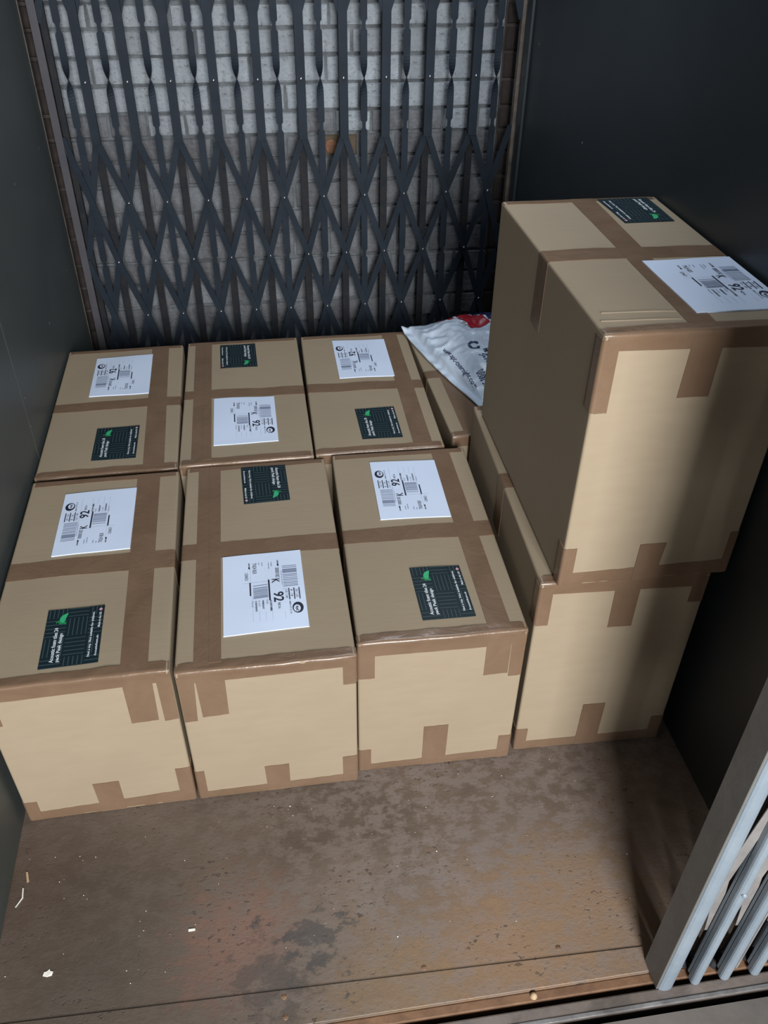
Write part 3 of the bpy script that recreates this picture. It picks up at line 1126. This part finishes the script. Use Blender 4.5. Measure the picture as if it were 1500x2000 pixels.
C2 = carton('upper box of the two-box stack at right, the highest box in the lift',
            (1.1162, -1.3654, -.0092, .3490, .6545, .5371, .5320), 9,
            dict(long=(0.1383, 0.186, 0.1775, 0.1350), cross=(0.2790, 0.3278, 0.2690, 0.3189),
                 white=((0.1579, 0.259), (0.3149, 0.2625), (0.3155, 0.0531), (0.161, 0.0512)),
                 dark=((0.1929, 0.583), (0.2968, 0.5850), (0.2954, 0.4457), (0.1983, 0.4448))),
            dict(edge=(0.0262, 0.034), tabs=([(0.1336, 0.3775), (0.1845, 0.3775), (0.1865, 0.480), (0.1373, 0.480)],),
                 bottom=(0.0310, 0.0335), btab=(0.1356, 0.1789, 0.1365, 0.1849, 0.0855),
                 corners=(('l', 0.0255, 0.3585, 0.480), ('l', 0.0226, 0.002, 0.0875), ('r', 0.3009, 0.002, 0.096))), rev=True, lip=0.0015)
# embossed creases near the front of the upper box
for (xa, ya), (xb, yb) in (((0.0192, 0.0729), (0.1331, 0.0634)), ((0.0096, 0.0456), (0.1312, 0.0368))):
    g = MB()
    H = C2.d[2]
    k = 14
    rows = [[C2.S((xa + (xb - xa) * i / k, ya + (yb - ya) * i / k + o_, H), e) for i in range(k + 1)]
            for o_, e in ((-0.0035, -0.0002), (-0.0015, 0.0010), (0.0005, 0.0011), (0.0022, -0.0002))]
    g.grid(rows)
    g.build('crease', M_CARD, C2.root, True)

# ------------------------------------------------------------------ plastic mailing bag on the half hidden box
BT, BTR, BBL, BBR = Vector((0.943, 0.010)), Vector((1.300, 0.035)), Vector((1.0715, -0.458)), Vector((1.325, -0.395))
ZD = 0.3865
bag = tag(bpy.data.objects.new('mailing_bag', None), 'white plastic mailing bag with red and navy print, lying beside the tall stack', 'bag')
COL.objects.link(bag)
bag.location = (1.15, -0.2, ZD)


def bxy(p, q):
    a = BT.lerp(BTR, p)
    b = BBL.lerp(BBR, p)
    r = a.lerp(b, q)
    # edges are not straight
    r = r + Vector((-0.010 * math.sin(math.pi * q) * (1 - p), -0.012 * math.sin(2 * math.pi * p) * (1 - q)))
    return r


def bz(p, q, side=1):
    def edge(t, w_):
        return min(1.0, max(0.0, t / w_))
    def sm(v):
        v = min(1.0, max(0.0, v))
        return v * v * (3 - 2 * v)
    fl = 0.055 + 0.012 * math.sin(q * 9)
    hp = 0.46 * sm((p - fl) / 0.022) + 0.54 * sm((p - fl) / 0.26)
    h = hp * sm((1.02 - p) / 0.2) * (0.30 + 0.70 * sm((q + 0.02) / 0.22)) * (0.30 * sm((0.975 - q) / 0.03) + 0.70 * sm((0.97 - q) / 0.24))
    base = 0.0040
    if side > 0:
        z = base + 0.050 * h
        a = noise.noise((p * 5.0 + q * 2.2, q * 9.0 - p * 3.0, 3.3))
        b = noise.noise((p * 13.0 - q * 6.0, q * 17.0 + p * 7.0, 8.1))
        z += (0.013 * (1 - abs(a) * 2.4) + 0.005 * (1 - abs(b) * 2)) * (0.10 + 0.90 * h) * 0.8
        # the flap of the bag stands up at the far edge
        t = math.exp(-(((p - 0.52) / 0.16) ** 2 + ((q - 0.06) / 0.10) ** 2))
        z += 0.012 * t
        # curled tip
        z += 0.010 * math.exp(-((p / 0.06) ** 2 + (q / 0.05) ** 2))
        z += 0.0035 * (0.5 + 0.5 * math.sin(q * 46 + 3 * math.sin(q * 11))) * max(0, 1 - p / 0.09)
        return max(z, base + 0.0006)
    return 0.0010 + 0.009 * math.exp(-((p / 0.06) ** 2 + (q / 0.05) ** 2))


def bpt(p, q, e=0.0):
    r = bxy(p, q)
    return Vector((r.x - 1.15, r.y + 0.2, bz(p, q) + e))


nb, mb_ = 70, 96
g = MB()
g.grid([[bpt(i / nb, j / mb_) for i in range(nb + 1)] for j in range(mb_ + 1)], flip=True)
low = [[Vector((bxy(i / nb, j / mb_).x - 1.15, bxy(i / nb, j / mb_).y + 0.2, bz(i / nb, j / mb_, -1))) for i in range(nb + 1)] for j in range(mb_ + 1)]
g.grid(low)
me = g.mesh('bag_body', M_BAG, True)
bm = bmesh.new()
bm.from_mesh(me)
bmesh.ops.remove_doubles(bm, verts=bm.verts, dist=0.0002)
rim = [e for e in bm.edges if e.is_boundary]
bmesh.ops.bridge_loops(bm, edges=rim) if rim else None
bm.to_mesh(me)
bm.free()
link('bag_body', me, bag)


def inv(x, y):
    p, q = 0.5, 0.5
    for _ in range(30):
        c = bxy(p, q)
        dx, dy = x - c.x, y - c.y
        a = (bxy(p + 1e-3, q) - c) / 1e-3
        b = (bxy(p, q + 1e-3) - c) / 1e-3
        det = a.x * b.y - a.y * b.x
        p += (dx * b.y - dy * b.x) / det
        q += (a.x * dy - a.y * dx) / det
    return p, q


def bag_patch(name, q4, m, e=0.0008, nu=14, nv=14):
    P = []
    for j in range(nv + 1):
        row = []
        for i in range(nu + 1):
            u, v = i / nu, j / nv
            x = (q4[0][0] * (1 - u) + q4[1][0] * u) * (1 - v) + (q4[3][0] * (1 - u) + q4[2][0] * u) * v
            y = (q4[0][1] * (1 - u) + q4[1][1] * u) * (1 - v) + (q4[3][1] * (1 - u) + q4[2][1] * u) * v
            row.append(bpt(x, y, e))
        P.append(row)
    g = MB()
    g.grid(P)
    n = (P[0][1] - P[0][0]).cross(P[1][0] - P[0][0]).z
    if n < 0:
        g.f = [f[::-1] for f in g.f]
    return g.build(name, m, bag, True)


def bag_text(name, t, p0, dirp, length, height, m, bold=0.01, e=0.0011):
    """text along a direction given in bag (p,q) metres-like axes"""
    vs, fs = text_mesh(t, bold)
    up = Vector((-dirp[1], dirp[0]))
    g = MB()
    for a, b in vs:
        x = p0[0] + dirp[0] * a * length + up[0] * b * height
        y = p0[1] + dirp[1] * a * length + up[1] * b * height
        p, q = inv(x, y)
        g.v.append(tuple(bpt(p, q, e)))
    g.f = list(fs)
    g.m = [0] * len(fs)
    return g.build(name, m, bag)


bag_patch('red_print', [(0.29, 0.012), (0.555, 0.01), (0.645, 0.285), (0.475, 0.275)], M_RED, 0.0016, 30, 24)
bag_patch('navy_print', [(0.575, 0.012), (0.97, 0.02), (0.97, 0.30), (0.675, 0.285)], M_BLUE, 0.0016, 30, 24)
bag_patch('white_stripe', [(0.68, 0.12), (0.95, 0.13), (0.95, 0.16), (0.69, 0.15)], M_BAG, 0.0024)
bag_patch('white_stripe', [(0.39, 0.015), (0.412, 0.015), (0.425, 0.15), (0.40, 0.16)], M_BAG, 0.0024)
dv = Vector((0.225, -0.974)).normalized()
bag_text('web_address', 'www.apc-overnight.com', (1.0215, -0.195), dv, 0.205, 0.017, M_BAGINK)
bag_text('phone_number', '0800 37 37 37', (1.085, -0.345), dv, 0.10, 0.022, M_BAGINK, 0.014)
bag_text('red_lettering', '10:', (1.092, -0.062), Vector((0.30, -0.95)).normalized(), 0.050, 0.022, M_WHITE, 0.02, 0.0030)
# printed courier ring and lines
g = MB()
rp = Flat()
rp.ring(0, 0, 0.55, 1.0, 0.9, 0.4, 6.1, 0, 22)
for a, b in rp.v:
    p, q = inv(1.105 + a * 0.017, -0.235 + b * 0.024)
    g.v.append(tuple(bpt(p, q, 0.0011)))
g.f, g.m = list(rp.f), list(rp.m)
g.build('ring_print', M_BAGINK, bag)
bag_text('courier_lettering', 'apc', (1.113, -0.262), dv, 0.05, 0.030, M_BAGINK, 0.02)
bag_text('courier_lettering', 'overnight', (1.104, -0.28), dv, 0.09, 0.012, M_BAGINK, 0.01)

g = MB()
g.box(1.336, 1.46, -1.742, -1.7065, 0.0, 2.2)
struct(bevel(g.build('light_block_jamb', M_WALL), 0.003))  # unseen jamb, added to block light past the end of the gate

# ------------------------------------------------------------------ front folding gate, folded against the right jamb
fg = thing('folding_gate', 'blue-grey folding gate pushed back at the right, nearest the viewer', 'gate', 'folding lift gates', (0, 0, 0))
YG0, YG1 = -1.7400, -1.6870


def round_bar(name, x0, x1, y0, y1, z0, z1, m, parent=fg, r=0.007):
    """upright bar with a rounded front face"""
    w_ = x1 - x0
    sec = [(x0, y1), (x0, y0 + r)]
    for k in range(1, 7):
        t = k / 7 * math.pi
        sec.append((x0 + w_ / 2 - math.cos(t) * w_ / 2, y0 + r - math.sin(t) * r))
    sec += [(x1, y0 + r), (x1, y1)]
    g = MB()
    g.prism(sec, z0, z1, lambda x, y, h: (x, y, h))
    return g.build(name, m, parent)


g = MB()
g.prism([(1.1005, YG1), (1.1005, YG0 + 0.004), (1.1045, YG0 + 0.004), (1.1045, YG1)], 0.0026, 2.0, lambda x, y, h: (x, y, h))
bevel(g.build('lead_plate', M_PLATE, fg), 0.001, 1)
round_bar('lead_bar', 1.1045, 1.1310, YG0, YG0 + 0.016, 0.0005, 2.0, M_FGATE)
bars = [(1.1637, 1.1805), (1.2165, 1.2345), (1.2720, 1.2895), (1.3130, 1.3290)]
for x0, x1 in bars:
    round_bar('picket', x0, x1, YG0 + 0.001, YG0 + 0.016, 0.0015, 2.0, M_FGATE)
    g = MB()
    g.prism([(x0, YG0 + 0.018), (x1, YG0 + 0.018), (x1, YG0 + 0.0225), (x0, YG0 + 0.0225)][::-1], 0.012, 2.0, lambda x, y, h: (x, y, h))
    g.build('rear_bar', M_FGATE, fg)
    g = MB()
    g.box(x0 - 0.0320, x0 - 0.0045, YG1 - 0.010, YG1 - 0.004, 0.006, 2.0)
    g.build('gap_light_block', M_GATE_DARK, fg)  # added behind each gap to stop light leaking through the folded gate
g = MB()
g.box(1.3240, 1.3365, YG1 - 0.010, YG1 - 0.004, 0.0005, 2.0)
g.build('end_light_block', M_GATE_DARK, fg)  # added strip that shuts the last light gap beside the wall
g = MB()
g.box(1.2465, 1.2500, YG0 + 0.014, YG0 + 0.034, 0.01, 2.0)
g.build('thin_strip', M_FLINK, fg)
cx = [1.118] + [(a + b) / 2 for a, b in bars]
for i in range(len(cx) - 1):
    for band in range(4):
        z0 = 0.15 + band * 0.46
        for sgn, y0 in ((1, YG0 + 0.0165), (-1, YG0 + 0.0245)):
            a, b = (cx[i], cx[i + 1]) if sgn > 0 else (cx[i + 1], cx[i])
            g = MB()
            bar(g, (a + 0.004 * sgn, z0), (b + 0.004 * sgn, z0 + 0.46), 0.018, y0, y0 + 0.0016 if sgn < 0 else y0 + 0.0014)
            g.build('lattice_bar', M_FLINK, fg)
g = MB()
for x0, x1 in bars:
    for z in (0.30, 0.61, 1.07):
        g.dome(((x0 + x1) / 2, YG0 + 0.001, z), (0, -1, 0), 0.005, 0.004)
o = g.build('rivets', M_FGATE, fg, True)
o['kind'] = 'stuff'
g = MB()
for k in range(60):
    x, z = 1.138 + random.random() * 0.19, 0.0 + random.random() * 0.02
    y = YG1 - 0.004 - random.random() * 0.02
    s_ = 0.004 + random.random() * 0.007
    g.dome((x, y, 0.0026), (0.2, 0, 1), s_, s_ * 1.1, 5)
o = g.build('grime', M_GATE_DARK, floor, True)
o['kind'] = 'stuff'

# ------------------------------------------------------------------ litter on the floor
def scrap(name, label, cat, pts, z, th, m, loc, rz=0.0):
    g = MB()
    g.prism(pts, 0, th, lambda x, y, h: (x, y, h + 0.3 * th * math.sin(900 * x + 400 * y)))
    o = g.build(name, m)
    o.location = (loc[0], loc[1], z)
    o.rotation_euler = (0, 0, rz)
    return tag(o, label, cat)


scrap('paper_scrap', 'tiny oblong white paper scrap in the middle of the rusty floor', 'scrap',
      [(-0.006, -0.002), (0.005, -0.0018), (0.0062, 0.0), (0.005, 0.0022), (-0.006, 0.002)], 0.0006, 0.0012, M_SCRAP, (0.3228, -1.523))
scrap('paper_scrap', 'torn white paper scrap lying near the bottom left corner of the floor', 'scrap',
      [(-0.009, -0.003), (-0.002, -0.0055), (0.006, -0.004), (0.0075, 0.002), (0.002, 0.004), (0.001, 0.0075), (-0.003, 0.004), (-0.0075, 0.003)], 0.0006, 0.001, M_SCRAP, (0.0838, -1.5632))
scrap('cardboard_sliver', 'thin pale sliver of card beside the foot of the left wall', 'scrap',
      [(-0.002, -0.011), (0.002, -0.009), (0.0025, 0.010), (-0.001, 0.011)], 0.0006, 0.0015, M_CRUMB, (0.017, -1.3803), 0.3)
scrap('wood_splinter', 'bent pale splinter lying on the floor against the left wall', 'scrap',
      [(-0.001, -0.018), (0.001, -0.018), (0.007, 0.0), (0.001, 0.018), (-0.001, 0.017), (0.0045, 0.0)], 0.0006, 0.0015, M_SCRAP, (0.010, -1.4186), -0.2)
g = MB()
g.dome((0, 0, 0), (0, 0, 1), 0.0065, 0.009, 9)
o = g.build('pebble', M_CRUMB, None, True)
o.location = (0.8942, -1.7140, -0.0052)
tag(o, 'small pale pebble on the rusty edge of the lift floor', 'pebble')
g = MB()
for k in range(80):
    x, y = random.uniform(0.01, 1.2), random.uniform(-1.60, -1.26)
    s_ = random.choice((0.0006, 0.0007, 0.0008, 0.0010, 0.0015))
    g.dome((x, y, 0.0003), (random.uniform(-.3, .3), 0, 1), s_, s_ * 0.8, 5, random.choice((0, 0, 1)))
o = g.build('floor_crumbs', [M_SCRAP, M_CRUMB])
o['kind'] = 'stuff'
tag(o, 'scatter of tiny pale crumbs over the rusty floor', 'debris')
